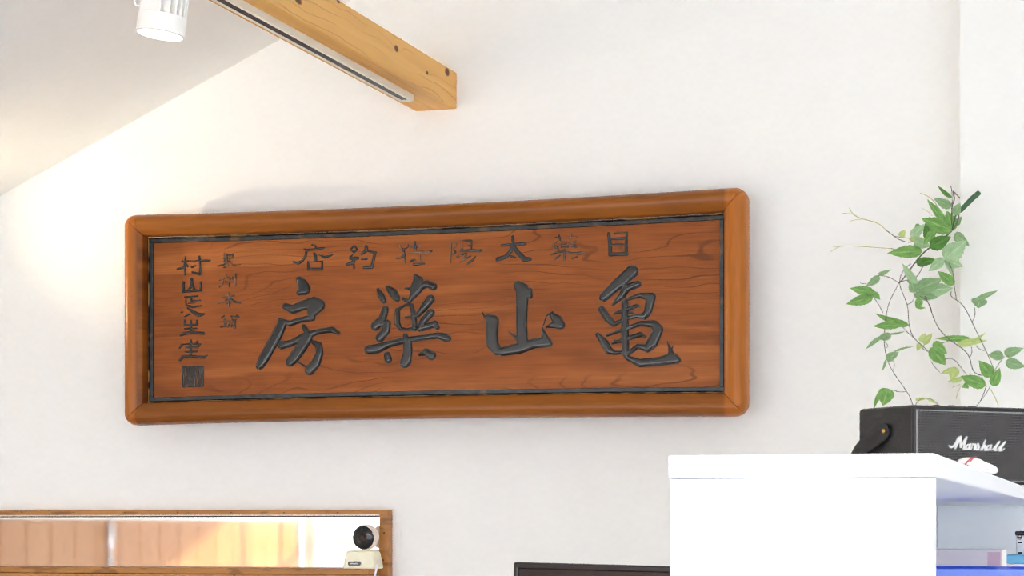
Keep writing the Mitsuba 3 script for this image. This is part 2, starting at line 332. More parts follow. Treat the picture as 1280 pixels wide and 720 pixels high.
# black painted moulding inside the frame
def strip(x0, x1, z0, z1, h=0.006):
    horizontal = (x1 - x0) > (z1 - z0); n = 40
    if horizontal:
        P = np.array([[(x, YPN - v, z) for (z, v) in ((z0, 0), (z0 + .0015, h), (z1 - .0015, h), (z1, 0))] for x in np.linspace(x0, x1, n)])
    else:
        P = np.array([[(x, YPN - v, z) for (x, v) in ((x0, 0), (x0 + .0015, h), (x1 - .0015, h), (x1, 0))] for z in np.linspace(z0, z1, n)])
    return grid_mesh(warp(P))
scene['m_strip2'] = {'type': 'twosided', 'bsdf': scene.pop('m_strip')}
sw = 0.012; g = 0.0045
for (a, b_, c, d) in ((X0 + u, X1 - u, Z1 - u - g, Z1 - u), (X0 + u, X1 - u, Z0 + u, Z0 + u + g), (X0 + u, X0 + u + g, Z0 + u + g, Z1 - u - g), (X1 - u - g, X1 - u, Z0 + u + g, Z1 - u - g)):
    obj('gilt_line', strip(a, b_, c, d, 0.008), 'm_gilt', sg, smooth=30, label='thin worn gilt line' if 'signboard__gilt_line' not in scene else None)
for (a, b_, c, d) in ((X0 + u + g, X1 - u - g, Z1 - u - g - sw, Z1 - u - g), (X0 + u + g, X1 - u - g, Z0 + u + g, Z0 + u + g + sw),
                      (X0 + u + g, X0 + u + g + sw, Z0 + u + g + sw, Z1 - u - g - sw), (X1 - u - g - sw, X1 - u - g, Z0 + u + g + sw, Z1 - u - g - sw)):
    obj('moulding', strip(a, b_, c, d), 'm_strip2', sg, smooth=30, label='thin black painted moulding' if 'signboard__moulding' not in scene else None)
for x in (X0 + 0.25, X1 - 0.35):
    obj('batten', bx(x, x + 0.05, YPN + 0.0085, YW, ZC - 0.15, ZC + 0.15), 'm_oak', sg)
# brush strokes: (x, y, radius) in steps, in pixels of a close-up: origin and scale
def stroke_shape(strokes, ox, oy, sc, rk=1.0):
    parts = []
    k = np.linalg.norm(on_y(641, 400, YPN) - on_y(640, 400, YPN))
    for st in strokes:
        pts = [(on_y(ox + x / sc, oy + y / sc, YPN), r / sc) for (x, y, r) in st]
        cs = []
        for (p, r) in pts:
            d = (p - C) @ F
            cs.append(Point(p[0], p[2]).buffer(max(r * rk * d / FPX, 0.0006), 8))
        parts += [unary_union([a, b_]).convex_hull for a, b_ in zip(cs[:-1], cs[1:])]
    return unary_union(parts)
def domed(shape, width, height, base=0.0004):
    """Raised, rounded relief on the panel face."""
    steps = [0, 0.10, 0.25, 0.45, 0.7, 1.0]
    rings = []
    for s in steps:
        q = shape.buffer(-s * width, 4) if s else shape
        if q.is_empty: break
        rings.append((q.simplify(0.00012), base + height * math.sqrt(1 - (1 - s) ** 2)))
    ms = []
    for i, (q, h) in enumerate(rings):
        nxt = rings[i + 1] if i + 1 < len(rings) else None
        band = q.difference(nxt[0]) if nxt else q
        for pg in polys(band):
            v, f = trimesh.creation.triangulate_polygon(pg, engine='earcut')
            v = np.asarray(v)
            if nxt is not None:
                from shapely import points, distance
                inner = distance(nxt[0].boundary, points(v)) < distance(q.boundary, points(v))
                hh = np.where(inner, nxt[1], h)
            else: hh = np.full(len(v), h)
            ms.append(trimesh.Trimesh(np.stack([v[:, 0], YPN - hh, v[:, 1]], 1), f, process=False))
    m = cat(*ms); m.merge_vertices(digits_vertex=6)
    side = []
    for pg in polys(shape):
        for rg in (pg.exterior, *pg.interiors):
            c = np.array(rg.coords); P = np.stack([np.stack([c[:, 0], np.full(len(c), YPN), c[:, 1]], 1), np.stack([c[:, 0], np.full(len(c), YPN - base), c[:, 1]], 1)], 1)
            side.append(grid_mesh(P))
    m.fix_normals()
    if len(m.faces) and m.face_normals[:, 1].mean() > 0: m.invert()
    return cat(m, *side)
def glyph(strokes, ox, oy, sc, big, rk=1.0):
    sh = stroke_shape(strokes, ox, oy, sc, rk)
    first = 'signboard__character' not in scene
    if big:
        obj('character', domed(sh, 0.0085, 0.0075), 'm_lacquer', sg, smooth=35, label='large glossy black carved character' if first else None)
        rim = sh.buffer(0.0016).difference(sh.buffer(-0.0002))
        obj('carved_edge', cat(*[flat(pg, 0.0005) for pg in polys(rim)]), 'm_chip', sg)
    else:
        obj('small_character', domed(sh, 0.0028, 0.0032), big_mat, sg, smooth=35, label='small worn black carved character' if 'signboard__small_character' not in scene else None)
def flat(pg, h):
    m = trimesh.creation.extrude_polygon(pg, h, engine='earcut'); v = m.vertices.copy()
    m.vertices = np.stack([v[:, 0], YPN - v[:, 2], v[:, 1]], 1); m.fix_normals(); return m
# the four large characters, right to left
glyph([[(250,72,40),(160,150,36),(72,232,28)], [(285,150,22),(215,175,26),(185,225,22),(130,278,8)],
       [(215,245,10),(300,218,14),(368,232,30),(348,320,26),(325,350,22)], [(215,362,12),(280,348,14),(325,350,20)],
       [(60,308,22),(95,360,24),(135,400,16),(195,372,10)], [(140,332,7),(205,312,12),(275,285,13),(290,288,8)], [(150,325,6),(200,325,8)], [(235,325,9),(252,328,7)],
       [(205,268,22),(205,400,23),(208,575,24)],
       [(95,468,8),(200,432,12),(300,395,16),(385,397,24),(412,432,32),(378,510,36),(345,548,26)], [(215,588,14),(285,535,15),(345,548,24)],
       [(35,465,14),(82,520,26),(102,560,24),(140,577,14),(185,572,10)], [(128,517,8),(205,492,14),(300,463,17),(330,478,9)], [(140,500,6),(200,512,9)],
       [(185,572,10),(228,612,16),(300,640,26),(420,630,28),(500,612,36),(532,622,20)], [(495,595,22),(482,545,7),(468,505,2)], [(490,580,8),(500,535,2)]], 740, 325, 596 / 120, True)
glyph([[(320,105,38),(350,135,52),(347,210,47),(342,400,42),(350,515,44)], [(395,145,30),(405,180,22)], [(312,500,16),(280,475,8),(245,448,2)],
       [(95,345,28),(125,372,50),(120,450,48),(125,540,46),(160,590,36)], [(65,335,8),(48,300,2)],
       [(200,598,34),(330,572,42),(440,535,38),(525,525,42),(553,538,24)], [(518,500,30),(508,455,14),(502,420,5)],
       [(565,320,20),(610,360,38),(640,400,30)], [(530,412,7),(590,395,26),(632,398,34)], [(575,300,7),(528,330,4),(505,405,4)]], 595, 340, 6.0, True)
glyph([[(118,142,9),(140,185,23),(162,220,18)], [(185,130,14),(220,165,30),(247,203,24)],
       [(370,52,13),(390,90,36),(380,130,44),(357,180,26),(338,212,15)], [(410,120,26),(450,105,24),(492,125,24)], [(303,135,5),(350,140,12)],
       [(170,275,24),(150,340,27),(103,388,32)], [(135,372,22),(182,372,27),(175,420,28),(133,466,30)],
       [(288,205,11),(330,225,13)], [(250,282,17),(250,370,19),(270,405,15)], [(250,278,10),(310,243,8),(345,250,11)],
       [(345,248,13),(360,320,18),(367,402,19)], [(270,405,13),(320,410,9),(367,405,17)], [(305,330,7),(350,325,9)],
       [(470,208,30),(430,262,25),(385,315,17)], [(473,300,27),(430,345,25),(400,385,18)], [(400,407,19),(450,390,23),(500,372,22),(515,397,17)],
       [(60,545,32),(110,540,33),(200,506,23),(300,482,21),(420,465,19),(520,450,21),(570,463,29),(592,472,19)],
       [(303,450,16),(318,500,30),(320,560,32),(310,620,36),(300,632,36)],
       [(182,580,23),(190,612,26)], [(398,578,10),(440,560,24),(478,585,31)]], 450, 335, 640 / 120, True)
glyph([[(342,52,23),(365,85,38),(380,115,40),(343,137,21)], [(252,230,23),(300,250,30),(370,222,34),(440,205,40),(475,222,42),(430,265,36)],
       [(213,318,13),(280,345,20),(350,320,19),(432,305,22)], [(230,345,34),(195,420,38),(150,500,38),(100,590,36),(80,625,28)],
       [(372,362,15),(395,402,20)], [(225,490,28),(290,475,23),(380,427,24),(480,395,18),(560,385,21),(602,407,13)],
       [(400,440,34),(360,500,38),(310,570,38),(282,600,32)], [(428,463,10),(472,490,25),(480,540,26),(452,610,34),(412,655,34)], [(335,600,4),(390,635,7)]], 310, 340, 640 / 120, True)
# the row of small characters above
big_mat = 'm_lacquer'
S1 = 1047 / 80; S2 = 1280 / 115; S3 = 1280 / 125; S4 = 1280 / 120
glyph([[(395,212,14),(445,225,14),(455,260,14)], [(268,285,16),(305,295,18),(440,285,20),(560,265,18),(592,262,12)], [(305,300,18),(288,400,20),(240,470,20),(170,512,24),(88,488,13)],
       [(425,350,20),(450,400,30),(450,470,26)], [(505,370,9),(600,415,22),(700,385,16),(755,358,5)], [(332,490,18),(337,600,22)], [(330,610,23),(562,610,23)], [(560,480,14),(560,600,22)], [(385,492,10),(562,475,10)]], 360, 290, S1, False)
glyph([[(140,190,12),(95,245,15),(140,285,13),(185,245,13),(140,190,12)], [(85,350,14),(120,318,10)], [(88,370,20),(192,365,22)], [(155,360,22),(120,430,28),(45,450,20)], [(138,460,13),(140,505,13)],
       [(310,205,24),(310,250,27),(248,312,13)], [(340,265,13),(442,290,18)], [(430,300,19),(402,420,19),(385,490,21)], [(390,490,21),(285,495,21)], [(240,380,9),(315,375,17)]], 430, 290, S2, False)
big_mat = 'm_worn'
glyph([[(770,170,12),(788,235,14),(850,240,10),(890,210,9),(895,175,6)], [(820,240,15),(845,300,15),(810,350,16),(742,367,17)], [(845,320,12),(846,440,12)], [(990,140,14),(996,265,19)], [(925,205,12),(1068,205,14)],
       [(925,290,13),(1060,280,19),(1150,290,25),(1225,263,8)], [(1055,300,13),(1060,450,14)], [(975,452,19),(1115,440,13)], [(935,402,15),(988,385,14)]], 430, 290, S2, False)
glyph([[(140,190,12),(135,440,12)], [(140,185,10),(208,190,12),(198,240,10),(165,262,8),(200,310,12),(168,342,10)], [(270,170,14),(280,290,16)], [(262,165,10),(402,160,13)], [(405,170,10),(402,270,10)], [(290,228,8),(395,223,8)],
       [(262,292,13),(400,285,16),(500,295,20),(548,274,7)], [(220,372,15),(340,318,8)], [(340,345,10),(300,392,13)], [(262,432,13),(392,360,10)], [(335,467,12),(420,410,14),(455,365,7)]], 550, 285, S3, False)
big_mat = 'm_lacquer'
glyph([[(930,112,20),(937,205,18)], [(798,220,19),(940,207,15),(1088,200,20)], [(935,200,18),(910,290,24),(850,365,26),(738,402,27)], [(940,230,24),(1000,320,30),(1080,400,34),(1155,400,22)], [(905,362,15),(968,377,10)]], 550, 285, S3, False)
big_mat = 'm_worn'
glyph([[(145,182,10),(245,180,10)], [(200,150,11),(215,217,12)], [(295,182,10),(432,175,14)], [(362,138,15),(350,217,12)], [(185,230,10),(118,280,13),(182,310,11)], [(148,312,10),(195,332,8)],
       [(230,240,10),(230,310,10)], [(230,240,8),(322,235,8)], [(320,240,10),(320,310,11)], [(230,307,8),(322,305,8)], [(230,272,6),(320,272,6)], [(422,220,12),(358,260,11),(432,290,13)], [(368,300,10),(435,312,11)],
       [(95,408,11),(200,370,13),(300,375,13),(400,390,14),(480,390,22),(568,373,6)], [(275,345,16),(275,485,17)], [(215,418,11),(142,472,13)], [(375,462,10),(445,438,11)]], 680, 280, S4, False)
big_mat = 'm_lacquer'
glyph([[(862,130,21),(880,280,27),(885,410,26)], [(880,405,27),(1102,400,25)], [(1105,115,15),(1095,280,21),(1102,400,22)], [(945,127,13),(1105,120,12)], [(900,200,14),(1092,190,19)], [(900,280,15),(1092,275,17)]], 680, 280, S4, False)
# the two columns at the left
glyph([[(155,202,13),(275,190,10)], [(203,130,13),(192,240,17),(197,402,13)], [(195,282,19),(85,320,17)], [(205,230,13),(238,278,13)], [(288,202,13),(430,190,15),(565,188,18)], [(413,130,17),(425,280,17),(420,390,19)], [(422,395,19),(308,363,17)], [(298,287,17),(352,268,12)]], 215, 310, 12, False)
glyph([[(175,515,20),(172,660,20)], [(178,652,20),(432,635,19)], [(293,470,26),(300,560,24),(250,622,13)], [(310,560,17),(337,622,17)], [(432,515,17),(430,637,17)]], 215, 310, 12, False)
glyph([[(195,77,13),(392,60,12)], [(290,70,15),(290,130,17)], [(300,132,13),(425,125,10)], [(210,75,10),(207,190,12)], [(213,195,16),(310,225,17),(435,205,13)], [(245,172,8),(335,165,8)], [(238,240,15),(320,300,27),(400,345,33),(485,328,13)], [(195,362,13),(272,328,12)], [(140,305,14),(165,300,8)]], 215, 365, 12, False)
glyph([[(188,432,20),(198,490,17)], [(188,496,16),(382,490,17)], [(285,430,13),(285,600,17)], [(370,428,12),(372,490,12)], [(192,551,12),(372,545,12)], [(133,652,17),(190,620,25),(300,605,23),(475,620,23)]], 215, 365, 12, False)
S5 = 1052 / 95
glyph([[(142,60,15),(108,112,13)], [(265,8,13),(262,60,13)], [(352,20,13),(310,60,10)], [(130,60,9),(260,50,11),(392,55,11),(352,110,11)], [(198,102,15),(342,95,17)], [(187,162,13),(352,160,13)], [(262,80,13),(262,220,15)], [(113,277,19),(160,230,21),(260,225,17),(440,240,21),(495,213,6)]], 215, 425, S5, False)
big_mat = 'm_worn'
glyph([[(785,80,9),(790,190,9)], [(830,85,9),(830,200,9)], [(870,90,11),(870,190,9)], [(915,95,12),(915,150,12)], [(770,110,7),(905,105,7)], [(770,158,7),(905,150,7)], [(770,207,9),(905,200,7)],
       [(850,200,11),(780,250,13),(685,272,13)], [(840,230,9),(850,260,9),(775,292,11)], [(860,215,11),(930,265,16),(1028,248,6)]], 215, 310, 12, False)
glyph([[(810,390,10),(815,440,13)], [(715,482,10),(855,440,8)], [(780,440,8),(760,540,11),(715,582,13)], [(855,470,10),(857,582,10)], [(800,490,7),(800,550,7)], [(885,458,8),(825,512,8)], [(955,388,12),(957,560,14),(922,567,13)], [(910,430,8),(910,512,8)]], 215, 310, 12, False)
glyph([[(762,72,13),(932,55,13)], [(855,15,15),(855,217,13)], [(845,90,13),(780,150,13),(695,167,13)], [(870,90,13),(940,150,19),(1028,167,11)], [(820,172,7),(892,170,7)]], 215, 365, 12, False)
glyph([[(785,358,12),(738,387,10)], [(735,442,10),(832,430,9)], [(790,390,9),(790,520,9)], [(735,522,13),(832,510,10)], [(885,362,10),(1005,370,13)], [(858,432,9),(962,410,9)], [(850,440,11),(845,522,11)], [(950,420,9),(950,545,9)], [(900,370,9),(895,522,9)], [(860,460,7),(942,450,7)], [(860,492,7),(942,490,7)], [(975,343,9),(1000,372,8)]], 215, 365, 12, False)
q0, q1 = on_y(215 + 137 / S5, 425 + 362 / S5, YPN), on_y(215 + 442 / S5, 425 + 650 / S5, YPN)
seal = sbox(q0[0], q1[2] if False else q1[2], q1[0], q0[2]).buffer(-0.004).buffer(0.004)
wq, hq = q1[0] - q0[0], q0[2] - q1[2]
cuts = [LineString([(q0[0] + wq * a, q0[2] - hq * b_), (q0[0] + wq * c, q0[2] - hq * d)]).buffer(0.0008) for (a, b_, c, d) in
        ((.08, .2, .07, .95), (.22, .25, .24, .5), (.24, .5, .33, .62), (.22, .8, .3, .98), (.36, .1, .37, .3), (.55, .0, .57, .15), (.62, .2, .63, .45), (.66, .5, .65, .98), (.78, .12, .8, .4), (.76, .6, .74, .9), (.92, .15, .93, .95), (.2, .02, .2, .12), (.45, .55, .47, .75), (.85, .5, .86, .75))]
obj('seal', domed(seal.difference(unary_union(cuts)), 0.003, 0.0022), 'm_lacquer', sg, smooth=35, label='square black carved seal mark')

# ---------------------------------------------------------------- long low mirror with ledge at lower left
YMF = YW - 0.035
mr = thing('mirror', 'long low mirror in a nailed wooden frame on the back wall', 'mirror')
xm1 = on_y(485, 660, YMF)[0]; xm0 = -4.0
zt1 = on_y(300, 637.5, YMF)[2]; zt0 = on_y(300, 643.3, YMF)[2]; zl1 = on_y(300, 709.5, YMF)[2]; xr0 = on_y(474, 660, YMF)[0]
zbot = 1.28
scene['m_mirror'] = {'type': 'twosided', 'bsdf': {'type': 'principled', 'base_color': col((0.93, 0.92, 0.91)), 'metallic': 1.0, 'roughness': 0.03}}
obj('glass', bx(xm0 + 0.01, xr0 + 0.01, YW - 0.012, YW - 0.004, zl1 - 0.02, zt0 + 0.004), 'm_mirror', mr)
FT = obj('frame_top', rbox(xm0, xm1, YMF, YW, zt0, zt1, 0.0012, 8), 'm_oak', mr, smooth=30)
FSD = obj('frame_side', rbox(xr0, xm1, YMF + 0.0005, YW, zbot, zt0, 0.0012, 8), 'm_oak', mr, smooth=30)
obj('frame_side', rbox(xm0, xm0 + 0.026, YMF + 0.0005, YW, zbot, zt0, 0.0012, 8), 'm_oak', mr, smooth=30)
obj('bead', bx(xm0 + 0.026, xr0, YMF + 0.006, YW - 0.012, zt0 - 0.0034, zt0), 'm_bead', mr)
obj('gasket', bx(xm0 + 0.026, xr0, YMF + 0.010, YW - 0.012, zt0 - 0.0065, zt0 - 0.0034), 'm_dark_gap', mr)
zl0 = zl1 - 0.0155
obj('ledge', rbox(xm0 + 0.026, xr0 + 0.004, YMF - 0.09, YW, zl0, zl1, 0.002, 8), 'm_oak', mr, smooth=30)
obj('lower_panel', rbox(xm0 + 0.026, on_y(310, 716, YMF)[0] - 0.001, YMF - 0.0895, YW, zbot, zl0 - 0.001, 0.0015, 8), 'm_board', mr, smooth=30)
obj('lower_panel', rbox(on_y(310, 716, YMF)[0] + 0.001, xr0 + 0.003, YMF - 0.0895, YW, zbot, zl0 - 0.001, 0.0015, 8), 'm_board', mr, smooth=30)
nail = lathe([(0, -0.0008), (0.0016, -0.0006), (0.0022, 0.0004), (0, 0.0004)], 10)
for (px, py) in ((27, 640.5), (92, 640.5), (156, 640.5), (222, 640.5), (289, 640.5), (355, 640.5), (422, 640.5), (480, 666), (479, 700)):
    p = on_y(px, py, YMF); obj('nail', frame_tf(nail, p, (1, 0, 0), (0, 0, 1), (0, 1, 0)), 'm_nail', FT if py < 650 else FSD, smooth=30)

# pet camera on the ledge
mat('m_cream', rgb(238, 234, 208), 0.45); mat('m_blush', rgb(236, 218, 206), 0.45); mat('m_gloss_black', rgb(16, 16, 18), 0.12); mat('m_lens_glass', rgb(40, 40, 52), 0.05)
mat('m_grey_print', rgb(190, 190, 190), 0.5)
pc = thing('pet_camera', 'cream monitoring camera with round black face on the mirror ledge', 'camera')
yc_ = YMF - 0.045
pA, pB = on_y(433.5, 710, yc_), on_y(474.5, 688, yc_)
wv = pB[0] - pA[0]; hv = zl1
cx_ = (pA[0] + pB[0]) / 2; hgt = pB[2] - zl1
def taper_box(cx, cy, z0, z1, w0, w1, d0, d1, r):
    ps = [(cx + sx_ * (w / 2 - r), cy + sy_ * (d / 2 - r), z) for (w, d, z) in ((w0, d0, z0 + r * 0.5), (w1, d1, z1 - r)) for sx_ in (-1, 1) for sy_ in (-1, 1)]
    h = m3.Manifold.batch_hull([m3.Manifold.sphere(r, 24).translate(p) for p in ps])
    return to_tm(h.trim_by_plane((0, 0, 1), z0))
obj('base', taper_box(cx_, yc_, zl1, pB[2], wv, wv * 0.88, 0.07, 0.06, 0.010), 'm_cream', pc, smooth=40)
hc = on_y(457.5, 671.5, yc_); hr = 16.2 * (hc - C) @ F / FPX
vn = (C - hc) / np.linalg.norm(C - hc)
nf = vn - 0.55 * R - 0.10 * Z; nf /= np.linalg.norm(nf); axh = axis_frame(nf)
prof = [(0, -hr)] + [(hr * math.cos(t), hr * math.sin(t)) for t in np.linspace(-math.pi / 2 + 0.15, 0.35, 16)] + [(hr * 0.90, hr * 0.42), (0, hr * 0.42)]
HEAD = obj('head', frame_tf(lathe(prof, 40), hc, *axh), 'm_blush', pc, smooth=40)
FACE = obj('face', frame_tf(lathe([(0, hr * 0.40), (hr * 0.91, hr * 0.40), (hr * 0.90, hr * 0.47), (hr * 0.7, hr * 0.56), (hr * 0.35, hr * 0.61), (0, hr * 0.62)], 40), hc, *axh), 'm_gloss_black', HEAD, smooth=60)
obj('lens', frame_tf(lathe([(0, hr * 0.60), (hr * 0.22, hr * 0.60), (hr * 0.20, hr * 0.645), (0, hr * 0.66)], 24), hc, *axh), 'm_lens_glass', HEAD, smooth=50)
obj('sensor', frame_tf(lathe([(0, hr * 0.5), (hr * 0.05, hr * 0.5), (hr * 0.05, hr * 0.60), (0, hr * 0.61)], 12), hc + axh[1] * hr * 0.62 - axh[2] * hr * 0.03, *axh), 'm_grey_print', HEAD)
obj('neck', tube([(hc[0], yc_, pB[2] - 0.004), (hc[0], yc_, hc[2] - hr * 0.8)], [0.014, 0.011], 20), 'm_cream', pc, smooth=35)
bp = [on_y(435, 704.5, yc_ - 0.036), on_y(451, 704.5, yc_ - 0.036)]
pill = lambda h, rr, yy: to_tm(m3.Manifold.batch_hull([m3.Manifold.cylinder(h, rr, rr, 24).rotate((90, 0, 0)).translate((p[0] + s_ * rr, yy, p[2])) for p, s_ in ((bp[0], 1), (bp[1], -1))]))
BADGE = obj('badge', pill(0.006, 0.0058, yc_ - 0.031), 'm_gloss_black', pc, smooth=40)
obj('print', bx(bp[0][0] + 0.006, bp[1][0] - 0.008, yc_ - 0.0374, yc_ - 0.0368, bp[0][2] - 0.0015, bp[0][2] + 0.0015), 'm_grey_print', BADGE)
mat('m_cable', rgb(232, 232, 238), 0.5)
ck = thing('power_cable', 'white cable hanging over the ledge beside the monitoring camera', 'cable')
cp = [on_y(472, 700, yc_ + 0.03), on_y(474, 699, yc_), on_y(472.5, 703, YMF - 0.075), on_y(471, 709, YMF - 0.095), on_y(469.5, 716, YMF - 0.097), on_y(469, 730, YMF - 0.096)]
obj('cord', tube(cp, 0.0028, 8, 30), 'm_cable', ck, smooth=True)

# ---------------------------------------------------------------- monitor
mo = thing('computer_monitor', 'black computer monitor showing only its top edge beside the white shelf unit', 'monitor')
mat('m_bezel', rgb(30, 31, 38), 0.25); mat('m_screen', rgb(26, 33, 42), 0.15)
A = at(641.5, 702.8, 3.9); Bp = at(836, 708, 3.72)
ex = (Bp - A); ex /= np.linalg.norm(ex); ey = np.cross(Z, ex); ey /= np.linalg.norm(ey); ez = np.cross(ex, ey)
WM, HM = 0.50, 0.31
tfm = lambda m: frame_tf(m, A, ex, ey, ez)
for (x0, x1, z0, z1) in ((0, WM, -0.011, 0), (0, WM, -HM, -HM + 0.018), (0, 0.010, -HM, -0.0), (WM - 0.010, WM, -HM, 0)):
    obj('bezel', tfm(rbox(x0, x1, 0, 0.022, z0, z1, 0.003, 12)), 'm_bezel', mo, smooth=35)
obj('screen', tfm(bx(0.009, WM - 0.009, 0.004, 0.012, -HM + 0.016, -0.010)), 'm_screen', mo)
obj('back_shell', tfm(rbox(0.004, WM - 0.004, 0.013, 0.045, -HM + 0.004, -0.004, 0.006, 12)), 'm_bezel', mo, smooth=35)
obj('stand', tfm(cat(rbox(WM / 2 - 0.03, WM / 2 + 0.03, 0.03, 0.05, -HM - 0.09, -HM + 0.15, 0.004, 12), rbox(WM / 2 - 0.11, WM / 2 + 0.11, -0.05, 0.12, -HM - 0.105, -HM - 0.09, 0.004, 12))), 'm_bezel', mo, smooth=35)
zd = (A + ez * (-HM - 0.106))[2] - 0.004
dk = thing('desk', 'pale wooden desk carrying the computer monitor', 'desk')
mc = A + ex * WM / 2
obj('desktop', bx(mc[0] - 0.55, mc[0] + 0.26, mc[1] - 0.3, mc[1] + 0.4, zd - 0.04, zd), 'm_board', dk)
for (sx_, sy_) in ((-0.51, -0.26), (0.22, -0.26), (-0.51, 0.36), (0.22, 0.36)):
    obj('leg', bx(mc[0] + sx_ - 0.02, mc[0] + sx_ + 0.02, mc[1] + sy_ - 0.02, mc[1] + sy_ + 0.02, 0, zd - 0.04), 'm_white_metal', dk)

# ---------------------------------------------------------------- white shelf unit at the right
D0 = 2.24
ZS = at(1168, 566, D0)[2]                     # top of the unit
dd = F + R * ((1415 - 640) / FPX); dd /= np.linalg.norm(dd)
wl = np.cross(Z, dd)                          # to the left
S0 = at(1168, 598, D0); S0 = np.array([S0[0], S0[1], 0.0])
LEN = (YP - 0.003 - S0[1] - 0.28 * max(0, wl[1])) / dd[1]; WID = 0.272; TH = 0.0245
su = thing('shelf_unit', 'tall white shelf unit with a plain end panel, open at its right side', 'shelf unit')
tfs = lambda m: frame_tf(m, S0, -wl, dd, Z)   # local x: to the right (left is negative), y: away, z: up
mat('m_shelf', rgb(222, 224, 229), 0.4)
mat('m_shelf_inner', rgb(238, 243, 247), 0.5)
obj('top_board', tfs(rbox(-WID - 0.002, 0.001, -0.001, LEN, ZS - TH, ZS, 0.003, 12)), 'm_shelf', su, smooth=35)
obj('end_panel', tfs(rbox(-WID, 0, 0.0, 0.022, 0, ZS - TH - 0.0004, 0.001, 8)), 'm_shelf', su, smooth=35)
obj('end_panel', tfs(rbox(-WID + 0.012, -0.001, LEN - 0.024, LEN - 0.002, 0, ZS - TH - 0.0004, 0.001, 8)), 'm_shelf_inner', su, smooth=35)
obj('back_panel', tfs(bx(-WID, -WID + 0.010, 0.0222, LEN - 0.002, 0, ZS - TH - 0.0004)), 'm_shelf', su)
ZB = 1.30
for z in (ZB, 0.95, 0.6, 0.25):
    obj('shelf_board', tfs(bx(-WID + 0.0102, -0.001, 0.0222, LEN - 0.0242, z - 0.02, z)), 'm_shelf', su)
def shelf_local(px, py, depth):
    q = at(px, py, depth) - S0; return np.array([q @ -wl, q @ dd, q[2]])

# things on the shelf board
mat('m_blue', rgb(72, 110, 230), 0.3); mat('m_blue_rim', rgb(128, 156, 244), 0.3); mat('m_cyan', rgb(120, 196, 236), 0.4); mat('m_carton', rgb(240, 234, 232), 0.6); mat('m_pink', rgb(222, 190, 204), 0.6)
def tray(x0, x1, y0, y1, z0, z1, t):
    o_ = m3.Manifold.cube((x1 - x0, y1 - y0, z1 - z0)).translate((x0, y0, z0)); i_ = m3.Manifold.cube((x1 - x0 - 2 * t, y1 - y0 - 2 * t, z1 - z0)).translate((x0 + t, y0 + t, z0 + t))
    return to_tm(o_ - i_)
e1 = thing('storage_bin', 'bright blue plastic bin on the shelf below the speaker', 'bin')
lb = shelf_local(1200, 712, 4.0)
obj('body', tfs(tray(-WID + 0.02, 0.06, lb[1], lb[1] + 0.34, ZB + 0.0005, lb[2], 0.004)), 'm_blue', e1)
obj('rim', tfs(cat(*[bx(a, b_, c, d, lb[2] - 0.012, lb[2] + 0.001) for (a, b_, c, d) in ((-WID + 0.017, 0.063, lb[1] - 0.004, lb[1] - 0.0002), (0.0602, 0.064, lb[1] - 0.004, lb[1] + 0.343))])), 'm_blue_rim', e1, label='lighter blue rim')
for px in (1198, 1236):
    lq = shelf_local(px, 715, 4.0); obj('rib', tfs(bx(lq[0] - 0.003, lq[0] + 0.003, lb[1] - 0.008, lb[1] - 0.0005, ZB + 0.01, lb[2] - 0.0125)), 'm_blue', e1)
e2 = thing('carton', 'white cardboard carton standing behind the blue plastic bin', 'box')
lc = shelf_local(1253, 687, 4.55)
obj('body', tfs(rbox(-WID + 0.03, lc[0], lc[1], lc[1] + 0.16, ZB + 0.0005, lc[2], 0.002, 8)), 'm_carton', e2, smooth=30)
obj('print', tfs(bx(lc[0] - 0.03, lc[0] - 0.004, lc[1] - 0.0006, lc[1] - 0.0001, ZB + 0.06, lc[2] - 0.005)), 'm_pink', e2, label='pale pink printed patch')
e3 = thing('lidded_box', 'white box with a light blue lid carrying the white bottle', 'box')
ld = shelf_local(1256, 694, 4.82)
obj('body', tfs(rbox(ld[0] - 0.08, ld[0] + 0.16, ld[1] + 0.004, ld[1] + 0.14, ZB + 0.0005, ld[2] - 0.018, 0.003, 8)), 'm_carton', e3, smooth=30)
obj('lid', tfs(rbox(ld[0] - 0.083, ld[0] + 0.163, ld[1], ld[1] + 0.144, ld[2] - 0.018, ld[2], 0.003, 8)), 'm_cyan', e3, smooth=30)
e4 = thing('bottle', 'white square bottle with a black cap and dark print', 'bottle')
lf = shelf_local(1270, 694, 4.88); lt = shelf_local(1270, 664, 4.88)
bw = 0.045
obj('body', tfs(rbox(lf[0], lf[0] + bw, lf[1], lf[1] + bw, ld[2] + 0.0003, lt[2] - 0.009, 0.003, 8)), 'm_carton', e4, smooth=30)
obj('cap', tfs(rbox(lf[0] - 0.002, lf[0] + bw + 0.002, lf[1] - 0.002, lf[1] + bw + 0.002, lt[2] - 0.0092, lt[2], 0.002, 8)), 'm_black', e4, smooth=30)
ringm = m3.CrossSection.circle(0.0055, 24) - m3.CrossSection.circle(0.0035, 24)
rg_ = to_tm(m3.Manifold.extrude(ringm, 0.0004)); rg_.apply_transform(trimesh.transformations.rotation_matrix(math.pi / 2, (1, 0, 0)))
for (px, py, kind) in ((1274.5, 671.5, 0), (1275, 678, 1), (1275.5, 691, 1)):
    q = shelf_local(px, py, 4.88)
    if kind == 0:
        r_ = rg_.copy(); r_.apply_translation((q[0], lf[1] - 0.0001, q[2])); d_ = bx(q[0] - 0.004, q[0] + 0.004, lf[1] - 0.0005, lf[1] - 0.0001, q[2] - 0.001, q[2] + 0.001)
        obj('print', tfs(cat(r_, d_)), 'm_black', e4)
    else:
        obj('print', tfs(bx(q[0] - 0.0045, q[0] + 0.0045, lf[1] - 0.0005, lf[1] - 0.0001, q[2] - 0.0018, q[2] + 0.0018)), 'm_black', e4)
scene['m_clear'] = {'type': 'thindielectric', 'int_ior': 1.45}
